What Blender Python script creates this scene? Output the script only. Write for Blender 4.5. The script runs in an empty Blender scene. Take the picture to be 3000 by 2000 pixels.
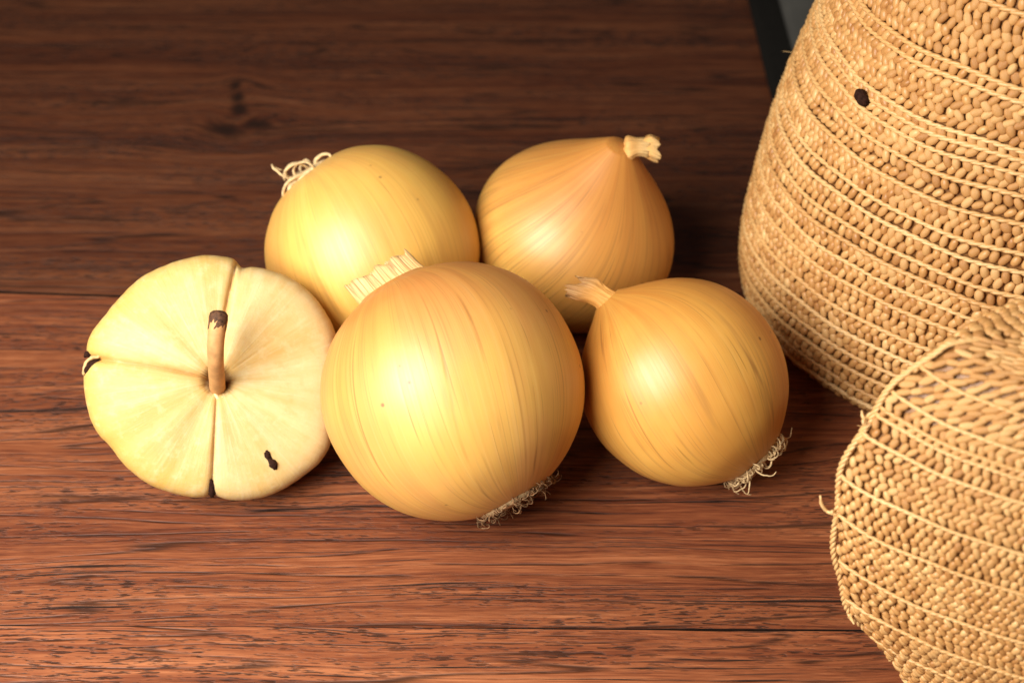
import bpy, bmesh, math, random
import numpy as np
from mathutils import Vector, Matrix

random.seed(7)
rng = np.random.default_rng(7)
scene = bpy.context.scene
COL = scene.collection
R = math.radians

# ------------------------------------------------------------------ camera
PITCH = R(43)
FWD = Vector((0, math.cos(PITCH), -math.sin(PITCH)))
UP = Vector((0, math.sin(PITCH), math.cos(PITCH)))
RIGHT = Vector((1, 0, 0))
cam = bpy.data.cameras.new("camera")
cam_ob = bpy.data.objects.new("camera", cam)
COL.objects.link(cam_ob)
cam_ob.location = (0, -0.45 * math.cos(PITCH), 0.03 + 0.45 * math.sin(PITCH))
cam_ob.rotation_euler = (math.pi / 2 - PITCH, 0, 0)
cam.lens = 50
cam.sensor_width = 36
cam.clip_start = 0.01
cam.clip_end = 50
cam.dof.use_dof = True
cam.dof.focus_distance = 0.405
cam.dof.aperture_fstop = 11
scene.camera = cam_ob

# ------------------------------------------------------------------ light
world = bpy.data.worlds.new("World")
scene.world = world
world.use_nodes = True
bg = world.node_tree.nodes["Background"]
bg.inputs[0].default_value = (1.0, 0.93, 0.85, 1)
bg.inputs[1].default_value = 0.055

lamp = bpy.data.lights.new("key_lamp", 'AREA')
lamp.shape = 'DISK'
lamp.size = 0.33
lamp.energy = 5.3
lamp.color = (1.0, 0.93, 0.83)
lamp_ob = bpy.data.objects.new("key_lamp", lamp)
COL.objects.link(lamp_ob)
lamp_ob.location = (-0.25, -0.26, 0.345)
lamp_ob.rotation_euler = (Vector((-0.03, 0.0, 0.03)) - lamp_ob.location).to_track_quat('-Z', 'Y').to_euler()

scene.view_settings.view_transform = 'Standard'
scene.view_settings.look = 'None'
scene.view_settings.exposure = 0
scene.view_settings.gamma = 1
scene.cycles.use_denoising = True
scene.cycles.max_bounces = 8


# ------------------------------------------------------------------ helpers
def link(name, mesh, mat=None, parent=None):
    o = bpy.data.objects.new(name, mesh)
    COL.objects.link(o)
    if mat is not None and not mesh.materials:
        mesh.materials.append(mat)
    if parent is not None:
        o.parent = parent
    return o


def tag(o, label=None, cat=None, group=None, kind=None):
    if label: o['label'] = label
    if cat: o['category'] = cat
    if group: o['group'] = group
    if kind: o['kind'] = kind
    return o


def empty(name, loc=(0, 0, 0)):
    o = bpy.data.objects.new(name, None)
    o.empty_display_size = 0.01
    o.location = loc
    COL.objects.link(o)
    return o


def mesh_np(name, V, faces, smooth=True):
    """V (n,3); faces: list of (m,k) int arrays."""
    V = np.asarray(V, np.float32)
    me = bpy.data.meshes.new(name)
    me.vertices.add(len(V))
    me.vertices.foreach_set('co', V.ravel())
    faces = [np.asarray(f, np.int32) for f in faces if len(f)]
    nl = sum(f.size for f in faces)
    npoly = sum(len(f) for f in faces)
    me.loops.add(nl)
    me.polygons.add(npoly)
    me.loops.foreach_set('vertex_index', np.concatenate([f.ravel() for f in faces]))
    tot = np.concatenate([np.full(len(f), f.shape[1], np.int32) for f in faces])
    start = np.concatenate([[0], np.cumsum(tot)[:-1]]).astype(np.int32)
    me.polygons.foreach_set('loop_start', start)
    me.polygons.foreach_set('loop_total', tot)
    me.polygons.foreach_set('use_smooth', np.full(npoly, smooth))
    me.update(calc_edges=True)
    return me


def grid_faces(nr, nc, wrap=True):
    r = np.arange(nr - 1)[:, None]
    c = np.arange(nc if wrap else nc - 1)[None, :]
    c2 = (c + 1) % nc
    a = r * nc + c; b = r * nc + c2; d = (r + 1) * nc + c; e = (r + 1) * nc + c2
    return np.stack([a, b, e, d], -1).reshape(-1, 4)


def set_attr(me, name, data, typ='FLOAT_VECTOR'):
    at = me.attributes.new(name, typ, 'POINT')
    if typ == 'FLOAT':
        at.data.foreach_set('value', np.asarray(data, np.float32).ravel())
    else:
        at.data.foreach_set('vector', np.asarray(data, np.float32).ravel())


def smooth_noise(n, k, seed, period=True):
    """1-D smooth noise of n samples with k knots (periodic)."""
    g = np.random.default_rng(seed)
    a = np.arange(n) / n * 2 * np.pi
    s = np.zeros(n)
    for i in range(1, k + 1):
        s += g.normal() * np.cos(i * a + g.uniform(0, 6.28)) / i ** 0.6
    return s / (np.abs(s).max() + 1e-9)


def tube(path, rad, sides=6, cap=True):
    """V, faces for a tube through path points (n,3) with radii."""
    P = np.asarray(path, float)
    n = len(P)
    rad = np.broadcast_to(np.asarray(rad, float), (n,))
    T = np.gradient(P, axis=0)
    T /= np.linalg.norm(T, axis=1)[:, None] + 1e-12
    ref = np.array([0.3, 0.5, 0.81])
    N = np.zeros_like(P)
    v = np.cross(T[0], ref)
    v /= np.linalg.norm(v)
    for i in range(n):
        v = v - T[i] * (v @ T[i])
        v /= np.linalg.norm(v) + 1e-12
        N[i] = v
    B = np.cross(T, N)
    a = np.arange(sides) / sides * 2 * np.pi
    V = P[:, None, :] + rad[:, None, None] * (np.cos(a)[None, :, None] * N[:, None, :] + np.sin(a)[None, :, None] * B[:, None, :])
    V = V.reshape(-1, 3)
    F = [grid_faces(n, sides)]
    if cap:
        V = np.vstack([V, P[0], P[-1]])
        i = np.arange(sides); j = (i + 1) % sides
        F.append(np.stack([np.full(sides, n * sides), j, i], -1))
        o = (n - 1) * sides
        F.append(np.stack([np.full(sides, n * sides + 1), o + i, o + j], -1))
    return V, F


def catmull(pts, n):
    P = np.asarray(pts, float)
    k = len(P)
    Q = np.vstack([2 * P[0] - P[1], P, 2 * P[-1] - P[-2]])
    t = np.linspace(0, k - 1 - 1e-9, n)
    i = t.astype(int); f = (t - i)[:, None]
    p0, p1, p2, p3 = Q[i], Q[i + 1], Q[i + 2], Q[i + 3]
    return 0.5 * (2 * p1 + (p2 - p0) * f + (2 * p0 - 5 * p1 + 4 * p2 - p3) * f ** 2 + (-p0 + 3 * p1 - 3 * p2 + p3) * f ** 3)


def join_np(parts):
    V = []; F = {}
    off = 0
    for v, fs in parts:
        V.append(np.asarray(v))
        for f in fs:
            F.setdefault(f.shape[1], []).append(np.asarray(f) + off)
        off += len(v)
    return np.vstack(V), [np.concatenate(x) for x in F.values()]


# ------------------------------------------------------------------ node helpers
class NT:
    def __init__(self, name):
        self.m = bpy.data.materials.new(name)
        self.m.use_nodes = True
        self.t = self.m.node_tree
        self.b = self.t.nodes["Principled BSDF"]

    def n(self, typ, **kw):
        nd = self.t.nodes.new(typ)
        ins = kw.pop('ins', {})
        for k, v in kw.items():
            setattr(nd, k, v)
        for k, v in ins.items():
            self.set(nd.inputs[k], v)
        return nd

    def set(self, sock, v):
        if isinstance(v, bpy.types.NodeSocket):
            self.t.links.new(v, sock)
        else:
            if isinstance(v, tuple) and len(v) == 3 and sock.type == 'RGBA':
                v = v + (1,)
            sock.default_value = v

    def math(self, op, a, b=0.0, c=0.0, clamp=False):
        nd = self.n('ShaderNodeMath', operation=op, use_clamp=clamp)
        self.set(nd.inputs[0], a); self.set(nd.inputs[1], b)
        if op in ('MULTIPLY_ADD', 'SMOOTH_MIN', 'SMOOTH_MAX'): self.set(nd.inputs[2], c)
        return nd.outputs[0]

    def vmath(self, op, a, b=(0, 0, 0)):
        nd = self.n('ShaderNodeVectorMath', operation=op)
        self.set(nd.inputs[0], a); self.set(nd.inputs[1], b)
        return nd.outputs['Value'] if op in ('LENGTH', 'DISTANCE') else nd.outputs[0]

    def ramp(self, fac, stops, interp='LINEAR'):
        nd = self.n('ShaderNodeValToRGB')
        cr = nd.color_ramp
        cr.interpolation = interp
        while len(cr.elements) < len(stops): cr.elements.new(0.5)
        for e, (p, c) in zip(cr.elements, stops):
            e.position = p
            e.color = (c, c, c, 1) if isinstance(c, (int, float)) else tuple(c) + (1,)
        self.set(nd.inputs[0], fac)
        return nd.outputs[0]

    def mix(self, fac, a, b, mode='MIX'):
        nd = self.n('ShaderNodeMix', data_type='RGBA', blend_type=mode)
        self.set(nd.inputs[0], fac); self.set(nd.inputs[6], a); self.set(nd.inputs[7], b)
        return nd.outputs[2]

    def noise(self, vec, scale=5.0, detail=2.0, rough=0.5, dist=0.0):
        nd = self.n('ShaderNodeTexNoise', ins={'Vector': vec, 'Scale': scale, 'Detail': detail, 'Roughness': rough, 'Distortion': dist})
        return nd.outputs[0]

    def smooth(self, x, lo, hi):
        nd = self.n('ShaderNodeMapRange', interpolation_type='SMOOTHSTEP', ins={0: x, 1: lo, 2: hi, 3: 0.0, 4: 1.0})
        return nd.outputs[0]

    def comb(self, x, y, z):
        nd = self.n('ShaderNodeCombineXYZ')
        self.set(nd.inputs[0], x); self.set(nd.inputs[1], y); self.set(nd.inputs[2], z)
        return nd.outputs[0]

    def sep(self, v):
        nd = self.n('ShaderNodeSeparateXYZ')
        self.set(nd.inputs[0], v)
        return nd.outputs

    def bump(self, h, strength=0.3, dist=0.001, normal=None):
        nd = self.n('ShaderNodeBump', ins={'Height': h, 'Strength': strength, 'Distance': dist})
        if normal is not None: self.set(nd.inputs['Normal'], normal)
        return nd.outputs[0]

    def attr(self, name):
        return self.n('ShaderNodeAttribute', attribute_name=name)

    def out(self, **kw):
        for k, v in kw.items():
            self.set(self.b.inputs[k.replace('_', ' ')], v)
        return self.m


# ------------------------------------------------------------------ materials
def wood_material(name, offset, knots=(), falloff_tint=1.0):
    m = NT(name)
    pos = m.n('ShaderNodeTexCoord').outputs['Object']
    s = m.sep(pos)
    x, y, z = s[0], s[1], s[2]
    z = m.math('ADD', z, offset)
    # slow wander of the grain
    w1 = m.noise(m.comb(m.math('MULTIPLY', x, 3.0), m.math('MULTIPLY', y, 9.0), z), 1.0, 3.0, 0.5)
    w2 = m.noise(m.comb(m.math('MULTIPLY', x, 22.0), m.math('MULTIPLY', y, 40.0), z), 1.0, 2.0, 0.5)
    yy = m.math('MULTIPLY_ADD', m.math('SUBTRACT', w1, 0.5), 0.022, y)
    yy = m.math('MULTIPLY_ADD', m.math('SUBTRACT', w2, 0.5), 0.0022, yy)
    kn = None
    for kx, ky, kr, ka in knots:
        dx = m.math('MULTIPLY', m.math('SUBTRACT', x, kx), ka)
        dy = m.math('SUBTRACT', y, ky)
        d2 = m.math('ADD', m.math('MULTIPLY', dx, dx), m.math('MULTIPLY', dy, dy))
        g = m.math('EXPONENT', m.math('MULTIPLY', d2, -1.0 / (kr * 2.6) ** 2))
        # grain bends round the knot
        sgn = m.math('MULTIPLY', m.math('SUBTRACT', dy, 0.0), m.math('MULTIPLY', g, -0.55))
        yy = m.math('ADD', yy, sgn)
        wob = m.noise(m.comb(m.math('MULTIPLY', x, 90.0), m.math('MULTIPLY', y, 90.0), z), 1.0, 3.0, 0.6)
        dist = m.math('SQRT', d2)
        dist = m.math('MULTIPLY_ADD', m.math('SUBTRACT', wob, 0.5), kr * 1.5, dist)
        kk = m.math('SUBTRACT', 1.0, m.smooth(dist, kr * 0.15, kr * 1.35))
        kn = kk if kn is None else m.math('MAXIMUM', kn, kk)
    n1 = m.noise(m.comb(m.math('MULTIPLY', x, 2.2), m.math('MULTIPLY', yy, 75.0), z), 1.0, 5.0, 0.65)
    n2 = m.noise(m.comb(m.math('MULTIPLY', x, 14.0), m.math('MULTIPLY', yy, 640.0), z), 1.0, 5.0, 0.72)
    n3 = m.noise(m.comb(m.math('MULTIPLY', x, 90.0), m.math('MULTIPLY', yy, 1500.0), z), 1.0, 2.0, 0.6)
    pore = m.noise(m.comb(m.math('MULTIPLY', x, 190.0), m.math('MULTIPLY', yy, 1500.0), z), 1.0, 2.0, 0.55)
    pmask = m.noise(m.comb(m.math('MULTIPLY', x, 6.0), m.math('MULTIPLY', yy, 60.0), m.math('ADD', z, 3.3)), 1.0, 3.0, 0.6)
    crack = m.noise(m.comb(m.math('MULTIPLY', x, 9.0), m.math('MULTIPLY', yy, 480.0), m.math('ADD', z, 7.7)), 1.0, 4.0, 0.62)
    g = m.math('ADD', m.math('MULTIPLY', n1, 0.34), m.math('ADD', m.math('MULTIPLY', n2, 0.42), m.math('MULTIPLY', n3, 0.24)))
    colr = m.ramp(g, [(0.36, (0.042 * falloff_tint, 0.0105 * falloff_tint, 0.0048 * falloff_tint)), (0.45, (0.125 * falloff_tint, 0.033 * falloff_tint, 0.0135 * falloff_tint)),
                      (0.53, (0.205 * falloff_tint, 0.063 * falloff_tint, 0.0245 * falloff_tint)), (0.66, (0.36 * falloff_tint, 0.135 * falloff_tint, 0.058 * falloff_tint))])
    pm = m.math('MULTIPLY', m.math('SUBTRACT', 1.0, m.smooth(pore, 0.37, 0.47)), m.smooth(pmask, 0.40, 0.60))
    cm = m.math('SUBTRACT', 1.0, m.smooth(crack, 0.335, 0.385))
    ring = m.noise(m.comb(m.math('MULTIPLY', x, 1.7), m.math('MULTIPLY', yy, 30.0), m.math('ADD', z, 11.1)), 1.0, 2.5, 0.45)
    fr = m.math('FRACT', m.math('MULTIPLY', ring, 22.0))
    tri = m.math('ABSOLUTE', m.math('SUBTRACT', fr, 0.5))
    brk = m.noise(m.comb(m.math('MULTIPLY', x, 45.0), m.math('MULTIPLY', y, 700.0), z), 1.0, 3.0, 0.65)
    rl = m.math('MULTIPLY', m.math('SUBTRACT', 1.0, m.smooth(tri, 0.01, 0.13)), m.smooth(brk, 0.36, 0.56))
    dark = m.math('MAXIMUM', m.math('MULTIPLY', pm, 0.85), cm)
    dark = m.math('MAXIMUM', dark, m.math('MULTIPLY', rl, 0.82))
    if kn is not None:
        dark = m.math('MAXIMUM', dark, m.math('MULTIPLY', kn, 0.96))
    c = m.mix(dark, colr, (0.017, 0.0068, 0.0042))
    h = m.math('SUBTRACT', m.math('MULTIPLY', g, 0.8), dark)
    nrm = m.bump(h, 0.55, 0.0006)
    rough = m.math('MULTIPLY_ADD', g, -0.15, 0.62)
    return m.out(Base_Color=c, Roughness=rough, Normal=nrm, Specular_IOR_Level=0.32)


def straw_material(name, a, b, c):
    m = NT(name)
    pos = m.n('ShaderNodeTexCoord').outputs['Object']
    tone = m.attr('tone').outputs['Fac']
    n = m.noise(pos, 900.0, 3.0, 0.6)
    big = m.noise(pos, 45.0, 2.0, 0.5)
    f = m.math('ADD', m.math('MULTIPLY', tone, 0.55), m.math('ADD', m.math('MULTIPLY', n, 0.3), m.math('MULTIPLY', big, 0.35)))
    colr = m.ramp(f, [(0.30, a), (0.58, b), (0.88, c)])
    nrm = m.bump(n, 0.35, 0.0004)
    return m.out(Base_Color=colr, Roughness=0.42, Normal=nrm, Specular_IOR_Level=0.5)


def onion_material(name, mid, tan, deep, pale, seed, neck_deep=0.55, line_amt=0.55, rootpale=0.4):
    m = NT(name)
    p = m.attr('polar').outputs['Vector']
    s = m.sep(p)
    ph = s[2]                                     # 0 neck .. 1 root
    def mer(k, zk, off):
        return m.comb(m.math('MULTIPLY', s[0], k), m.math('MULTIPLY', s[1], k), m.math('MULTIPLY_ADD', ph, zk, off + seed))
    streak = m.noise(mer(7.0, 0.7, 1.0), 1.0, 4.0, 0.6)
    fine = m.noise(mer(34.0, 1.6, 4.0), 1.0, 4.0, 0.65)
    patch = m.noise(mer(1.3, 2.4, 9.0), 1.0, 3.0, 0.55)
    vor = m.n('ShaderNodeTexVoronoi', feature='DISTANCE_TO_EDGE', ins={'Vector': mer(5.6, 0.25, 2.0), 'Scale': 1.0, 'Randomness': 0.85}).outputs['Distance']
    line = m.math('SUBTRACT', 1.0, m.smooth(vor, 0.002, 0.017))
    lmask = m.smooth(m.noise(mer(5.0, 5.0, 6.0), 1.0, 2.0, 0.6), 0.38, 0.62)
    line = m.math('MULTIPLY', line, lmask)
    vor2 = m.n('ShaderNodeTexVoronoi', feature='DISTANCE_TO_EDGE', ins={'Vector': mer(15.0, 0.4, 5.0), 'Scale': 1.0, 'Randomness': 1.0}).outputs['Distance']
    line2 = m.math('MULTIPLY', m.math('SUBTRACT', 1.0, m.smooth(vor2, 0.01, 0.09)), m.smooth(m.noise(mer(6.0, 4.0, 16.0), 1.0, 2.0, 0.6), 0.4, 0.65))
    c = m.mix(m.smooth(patch, 0.36, 0.66), mid, tan)
    c = m.mix(m.math('MULTIPLY', m.smooth(streak, 0.42, 0.75), 0.26), c, deep)
    c = m.mix(m.math('MULTIPLY', m.smooth(m.math('SUBTRACT', 1.0, fine), 0.48, 0.72), 0.16), c, pale)
    nk = m.math('MULTIPLY', m.math('SUBTRACT', 1.0, m.smooth(ph, 0.08, 0.58)), m.math('MULTIPLY_ADD', streak, 1.1, 0.25))
    c = m.mix(m.math('MULTIPLY', nk, neck_deep, clamp=True), c, deep)
    rt = m.smooth(ph, 0.80, 0.97)
    c = m.mix(m.math('MULTIPLY', rt, rootpale), c, pale)
    c = m.mix(m.math('MULTIPLY', line, line_amt), c, (0.26, 0.105, 0.022))
    c = m.mix(m.math('MULTIPLY', line2, line_amt * 0.65), c, (0.36, 0.16, 0.04))
    # tiny brown specks
    pos = m.n('ShaderNodeTexCoord').outputs['Object']
    sv = m.n('ShaderNodeTexVoronoi', feature='F1', ins={'Vector': m.vmath('ADD', pos, (seed * .013, .01, .02)), 'Scale': 210.0, 'Randomness': 1.0})
    spk = m.math('MULTIPLY', m.math('SUBTRACT', 1.0, m.smooth(sv.outputs['Distance'], 0.06, 0.17)), m.smooth(m.sep(sv.outputs['Color'])[0], 0.90, 0.94))
    c = m.mix(m.math('MULTIPLY', spk, 0.75), c, (0.16, 0.05, 0.015))
    h = m.math('ADD', m.math('MULTIPLY', fine, 0.5), m.math('MULTIPLY', line, -0.7))
    h = m.math('ADD', h, m.math('MULTIPLY', streak, 0.8))
    nrm = m.bump(h, 0.11, 0.0006)
    return m.out(Base_Color=c, Roughness=m.math('MULTIPLY_ADD', fine, 0.20, 0.37), Normal=nrm,
                 Specular_IOR_Level=0.75, Subsurface_Weight=0.22, Subsurface_Radius=(0.006, 0.0035, 0.0012), Subsurface_Scale=0.6,
                 Coat_Weight=0.10, Coat_Roughness=0.55)


def husk_material(name, a, b, c, base=(0.74, 0.40, 0.12)):
    m = NT(name)
    uv = m.attr('polar').outputs['Vector']
    s = m.sep(uv)
    v = m.comb(m.math('MULTIPLY', s[0], 6.0), m.math('MULTIPLY', s[1], 6.0), m.math('MULTIPLY', s[2], 0.8))
    n = m.noise(v, 1.6, 4.0, 0.65)
    vor = m.n('ShaderNodeTexVoronoi', feature='DISTANCE_TO_EDGE', ins={'Vector': v, 'Scale': 1.0, 'Randomness': 0.8}).outputs['Distance']
    line = m.math('SUBTRACT', 1.0, m.smooth(vor, 0.01, 0.08))
    colr = m.ramp(n, [(0.3, a), (0.5, b), (0.7, c)])
    colr = m.mix(m.math('MULTIPLY', line, 0.6), colr, (0.26, 0.13, 0.04))
    colr = m.mix(m.math('SUBTRACT', 1.0, m.smooth(s[2], 0.45, 0.95)), colr, base)
    nrm = m.bump(m.math('SUBTRACT', n, line), 0.5, 0.0005)
    return m.out(Base_Color=colr, Roughness=0.6, Normal=nrm)


def simple(name, colr, rough=0.6, var=0.35, scale=600.0, bump=0.3, spec=0.3):
    m = NT(name)
    pos = m.n('ShaderNodeTexCoord').outputs['Object']
    n = m.noise(pos, scale, 3.0, 0.6)
    lo = tuple(v * (1 - var) for v in colr); hi = tuple(min(1, v * (1 + var)) for v in colr)
    c = m.ramp(n, [(0.3, lo), (0.7, hi)])
    return m.out(Base_Color=c, Roughness=rough, Normal=m.bump(n, bump, 0.0005), Specular_IOR_Level=spec)


# ------------------------------------------------------------------ table and floor
floor_me = mesh_np('floor', [(-4, -4, -0.74), (4, -4, -0.74), (4, 4, -0.74), (-4, 4, -0.74)], [[(0, 1, 2, 3)]], False)
fl = link('floor', floor_me, simple('floor_paint', (0.06, 0.055, 0.05), 0.7, 0.3, 30))
tag(fl, kind='structure')

table = empty('wooden_table', (0, 0, -0.03))
tag(table, 'reddish brown wooden plank table under the onions and straw baskets', 'table')
JOINT = simple('dark_joint', (0.014, 0.008, 0.006), 0.9, 0.4, 300, 0.3, 0.1)  # dark colour for the side faces and chamfers of the planks
seams = [(-0.245, 0.004), (-0.0880, -0.006), (0.0490, -0.050), (0.312, -0.062), (0.45, -0.066), (0.60, -0.072)]
joint_half = [0.0004, 0.00008, 0.00065, 0.0005, 0.0005, 0.0005]
XL, XR = -0.62, 0.62
for i in range(len(seams) - 1):
    (a0, ma), (b0, mb) = seams[i], seams[i + 1]
    TOP, BOT, ch = 0.0, -0.024, 0.00018
    cy = (a0 + b0) / 2
    nx = 12
    xs = np.linspace(XL, XR, nx)
    g = np.random.default_rng(30 + i)
    wa = g.normal(size=nx) * 0.00025; wb = g.normal(size=nx) * 0.00025
    ya = a0 + ma * xs + joint_half[i] + wa; yb = b0 + mb * xs - joint_half[i + 1] + wb
    prof = np.stack([np.stack([xs, ya, np.full(nx, BOT)], -1), np.stack([xs, ya, np.full(nx, TOP - ch)], -1), np.stack([xs, ya + ch, np.full(nx, TOP)], -1),
                     np.stack([xs, yb - ch, np.full(nx, TOP)], -1), np.stack([xs, yb, np.full(nx, TOP - ch)], -1), np.stack([xs, yb, np.full(nx, BOT)], -1)], 0)
    V = prof.reshape(-1, 3) - np.array([0, cy, -0.03 * 0])
    F = []
    for k in range(6):
        k2 = (k + 1) % 6
        for j in range(nx - 1):
            F.append((k * nx + j, k * nx + j + 1, k2 * nx + j + 1, k2 * nx + j))
    F = np.array(F)
    caps = np.array([[k * nx for k in range(6)], [k * nx + nx - 1 for k in reversed(range(6))]])
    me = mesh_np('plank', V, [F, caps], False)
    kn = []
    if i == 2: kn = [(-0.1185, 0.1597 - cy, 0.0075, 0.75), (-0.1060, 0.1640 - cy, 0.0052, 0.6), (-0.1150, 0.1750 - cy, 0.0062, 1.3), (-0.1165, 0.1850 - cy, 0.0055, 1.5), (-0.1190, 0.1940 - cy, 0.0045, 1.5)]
    me.materials.append(wood_material('red_brown_wood_%d' % i, 1.7 * i + 0.4, kn, [1.22, 1.10, 0.60, 0.36, 0.32, 0.32][i])); me.materials.append(JOINT)  # far planks darker, front ones lighter: light falloff put into the wood colour
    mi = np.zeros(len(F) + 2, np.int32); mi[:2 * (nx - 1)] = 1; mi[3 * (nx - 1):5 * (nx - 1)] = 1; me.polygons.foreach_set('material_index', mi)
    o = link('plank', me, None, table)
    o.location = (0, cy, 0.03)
under = bmesh.new()
bmesh.ops.create_cube(under, size=1)
for v in under.verts: v.co = Vector((v.co.x * 1.1, v.co.y * 0.72 + 0.17, v.co.z * 0.02 - 0.034 + 0.03 - 0.001))
ume = bpy.data.meshes.new('support_board'); under.to_mesh(ume)
link('support_board', ume, simple('dark_wood', (0.02, 0.01, 0.006), 0.8), table)


# ------------------------------------------------------------------ onions
HUSK_PALE = husk_material('dry_husk_pale', (0.36, 0.20, 0.07), (0.62, 0.40, 0.155), (0.76, 0.57, 0.28))
HUSK_TAN = husk_material('dry_husk_tan', (0.24, 0.09, 0.022), (0.50, 0.25, 0.08), (0.70, 0.46, 0.20), (0.74, 0.36, 0.08))
HUSK_TORN = husk_material('torn_skin', (0.62, 0.36, 0.13), (0.78, 0.55, 0.25), (0.84, 0.66, 0.38), (0.78, 0.50, 0.20))
ROOT_PALE = simple('dry_root_pale', (0.62, 0.45, 0.24), 0.7, 0.35, 900)
ROOT_DARK = simple('dry_root_dark', (0.24, 0.135, 0.065), 0.75, 0.7, 500)
PLATE = simple('root_plate_brown', (0.32, 0.20, 0.10), 0.8, 0.5, 700)


def frame_from(axis, hint=None):
    """Rotation matrix whose local Z is the axis and local X lies near hint."""
    z = Vector(axis).normalized()
    h = Vector(hint) if hint is not None else Vector((1, 0, 0))
    x = (h - z * h.dot(z)).normalized()
    y = z.cross(x)
    return Matrix((x, y, z)).transposed()


def camdir(r, u, t):
    """World direction from right / up / towards components of the viewing frame."""
    return (RIGHT * r + UP * u - FWD * t)


def onion_body_np(rad, ctrl, seed, lump=0.012, twist=0.25, nseg=144, nring=96):
    pr = catmull(ctrl, nring) * rad
    pr[:, 0] = np.maximum(pr[:, 0], 0.0004)
    az = np.arange(nseg) / nseg * 2 * np.pi
    g = np.random.default_rng(seed)
    lumpf = np.zeros((nring, nseg))
    v = np.linspace(0, 1, nring)[:, None]
    for k in (1, 2, 3, 5, 8):
        lumpf += g.normal() / k ** 0.8 * np.cos(k * az[None, :] + g.uniform(0, 6.28) + v * g.uniform(-1.5, 1.5)) * np.sin(np.pi * v) ** 0.7
    fine = smooth_noise(nseg, 40, seed + 5)[None, :] * np.sin(np.pi * v) ** 0.4
    rr = pr[:, 0:1] * (1 + lump * lumpf * 0.6 + 0.0022 * fine)
    X = rr * np.cos(az)[None, :]; Y = rr * np.sin(az)[None, :]
    Z = np.broadcast_to(pr[:, 1:2], X.shape)
    V = np.stack([X, Y, Z], -1).reshape(-1, 3)
    ph = np.arccos(np.clip(pr[:, 1] / np.hypot(pr[:, 0], pr[:, 1]), -1, 1)) / np.pi
    aa = az[None, :] + twist * np.sin(np.pi * (ph[:, None] - 0.5))
    pol = np.stack([np.cos(aa), np.sin(aa), np.broadcast_to(ph[:, None], aa.shape)], -1).reshape(-1, 3)
    F = [grid_faces(nring, nseg)[:, ::1]]
    V = np.vstack([V, [0, 0, pr[0, 1]], [0, 0, pr[-1, 1]]])
    pol = np.vstack([pol, [1, 0, 1.0], [1, 0, 0.0]])
    i = np.arange(nseg); j = (i + 1) % nseg
    n0 = nring * nseg
    F.append(np.stack([np.full(nseg, n0), j, i], -1))
    F.append(np.stack([np.full(nseg, n0 + 1), (nring - 1) * nseg + i, (nring - 1) * nseg + j], -1))
    return V, F, pol, pr


def add_mod_solid(o, t):
    md = o.modifiers.new('thickness', 'SOLIDIFY')
    md.thickness = t
    md.offset = 0


def husk_tube(name, rings, seed, mat, parent, folds=7, fold=0.14, ragged=0.12, nseg=56, thick=0.00035, sub=5, close=False):
    """rings: list of (centre(3), a, b, axis_a(3), axis_b(3)); a wrinkled dried tube, ragged at its far end."""
    C = catmull([np.array(r[0]) for r in rings], len(rings) * sub)
    A = catmull([np.array(r[3]) * r[1] for r in rings], len(rings) * sub)
    B = catmull([np.array(r[4]) * r[2] for r in rings], len(rings) * sub)
    n = len(C)
    a = np.arange(nseg) / nseg * 2 * np.pi
    w = smooth_noise(nseg, folds, seed) * 0.7 + smooth_noise(nseg, folds * 3, seed + 1) * 0.5
    T = np.gradient(C, axis=0)
    f = np.linspace(0, 1, n)
    V = C[:, None] + (A[:, None] * np.cos(a)[None, :, None] + B[:, None] * np.sin(a)[None, :, None]) * (1 + fold * w[None, :, None] * np.minimum(1, f * 1.6 + 0.1)[:, None, None])
    L = np.linalg.norm(np.diff(C, axis=0), axis=1).sum()
    rg = smooth_noise(nseg, 22, seed + 2)
    end = T[-1] / np.linalg.norm(T[-1])
    V = V + end[None, None] * (rg[None, :, None] * ragged * L * (f ** 3)[:, None, None])
    pol = np.stack([np.broadcast_to(np.cos(a), (n, nseg)), np.broadcast_to(np.sin(a), (n, nseg)), np.broadcast_to(f[:, None], (n, nseg))], -1).reshape(-1, 3)
    V = V.reshape(-1, 3)
    F = [grid_faces(n, nseg)]
    if close:
        V = np.vstack([V, C[-1] - end * 0.0004]); pol = np.vstack([pol, [1, 0, 1]])
        i = np.arange(nseg); j = (i + 1) % nseg
        F.append(np.stack([np.full(nseg, n * nseg), (n - 1) * nseg + i, (n - 1) * nseg + j], -1))
    me = mesh_np(name, V, F)
    set_attr(me, 'polar', pol)
    o = link(name, me, mat, parent)
    if not close: add_mod_solid(o, thick)
    return o


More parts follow.
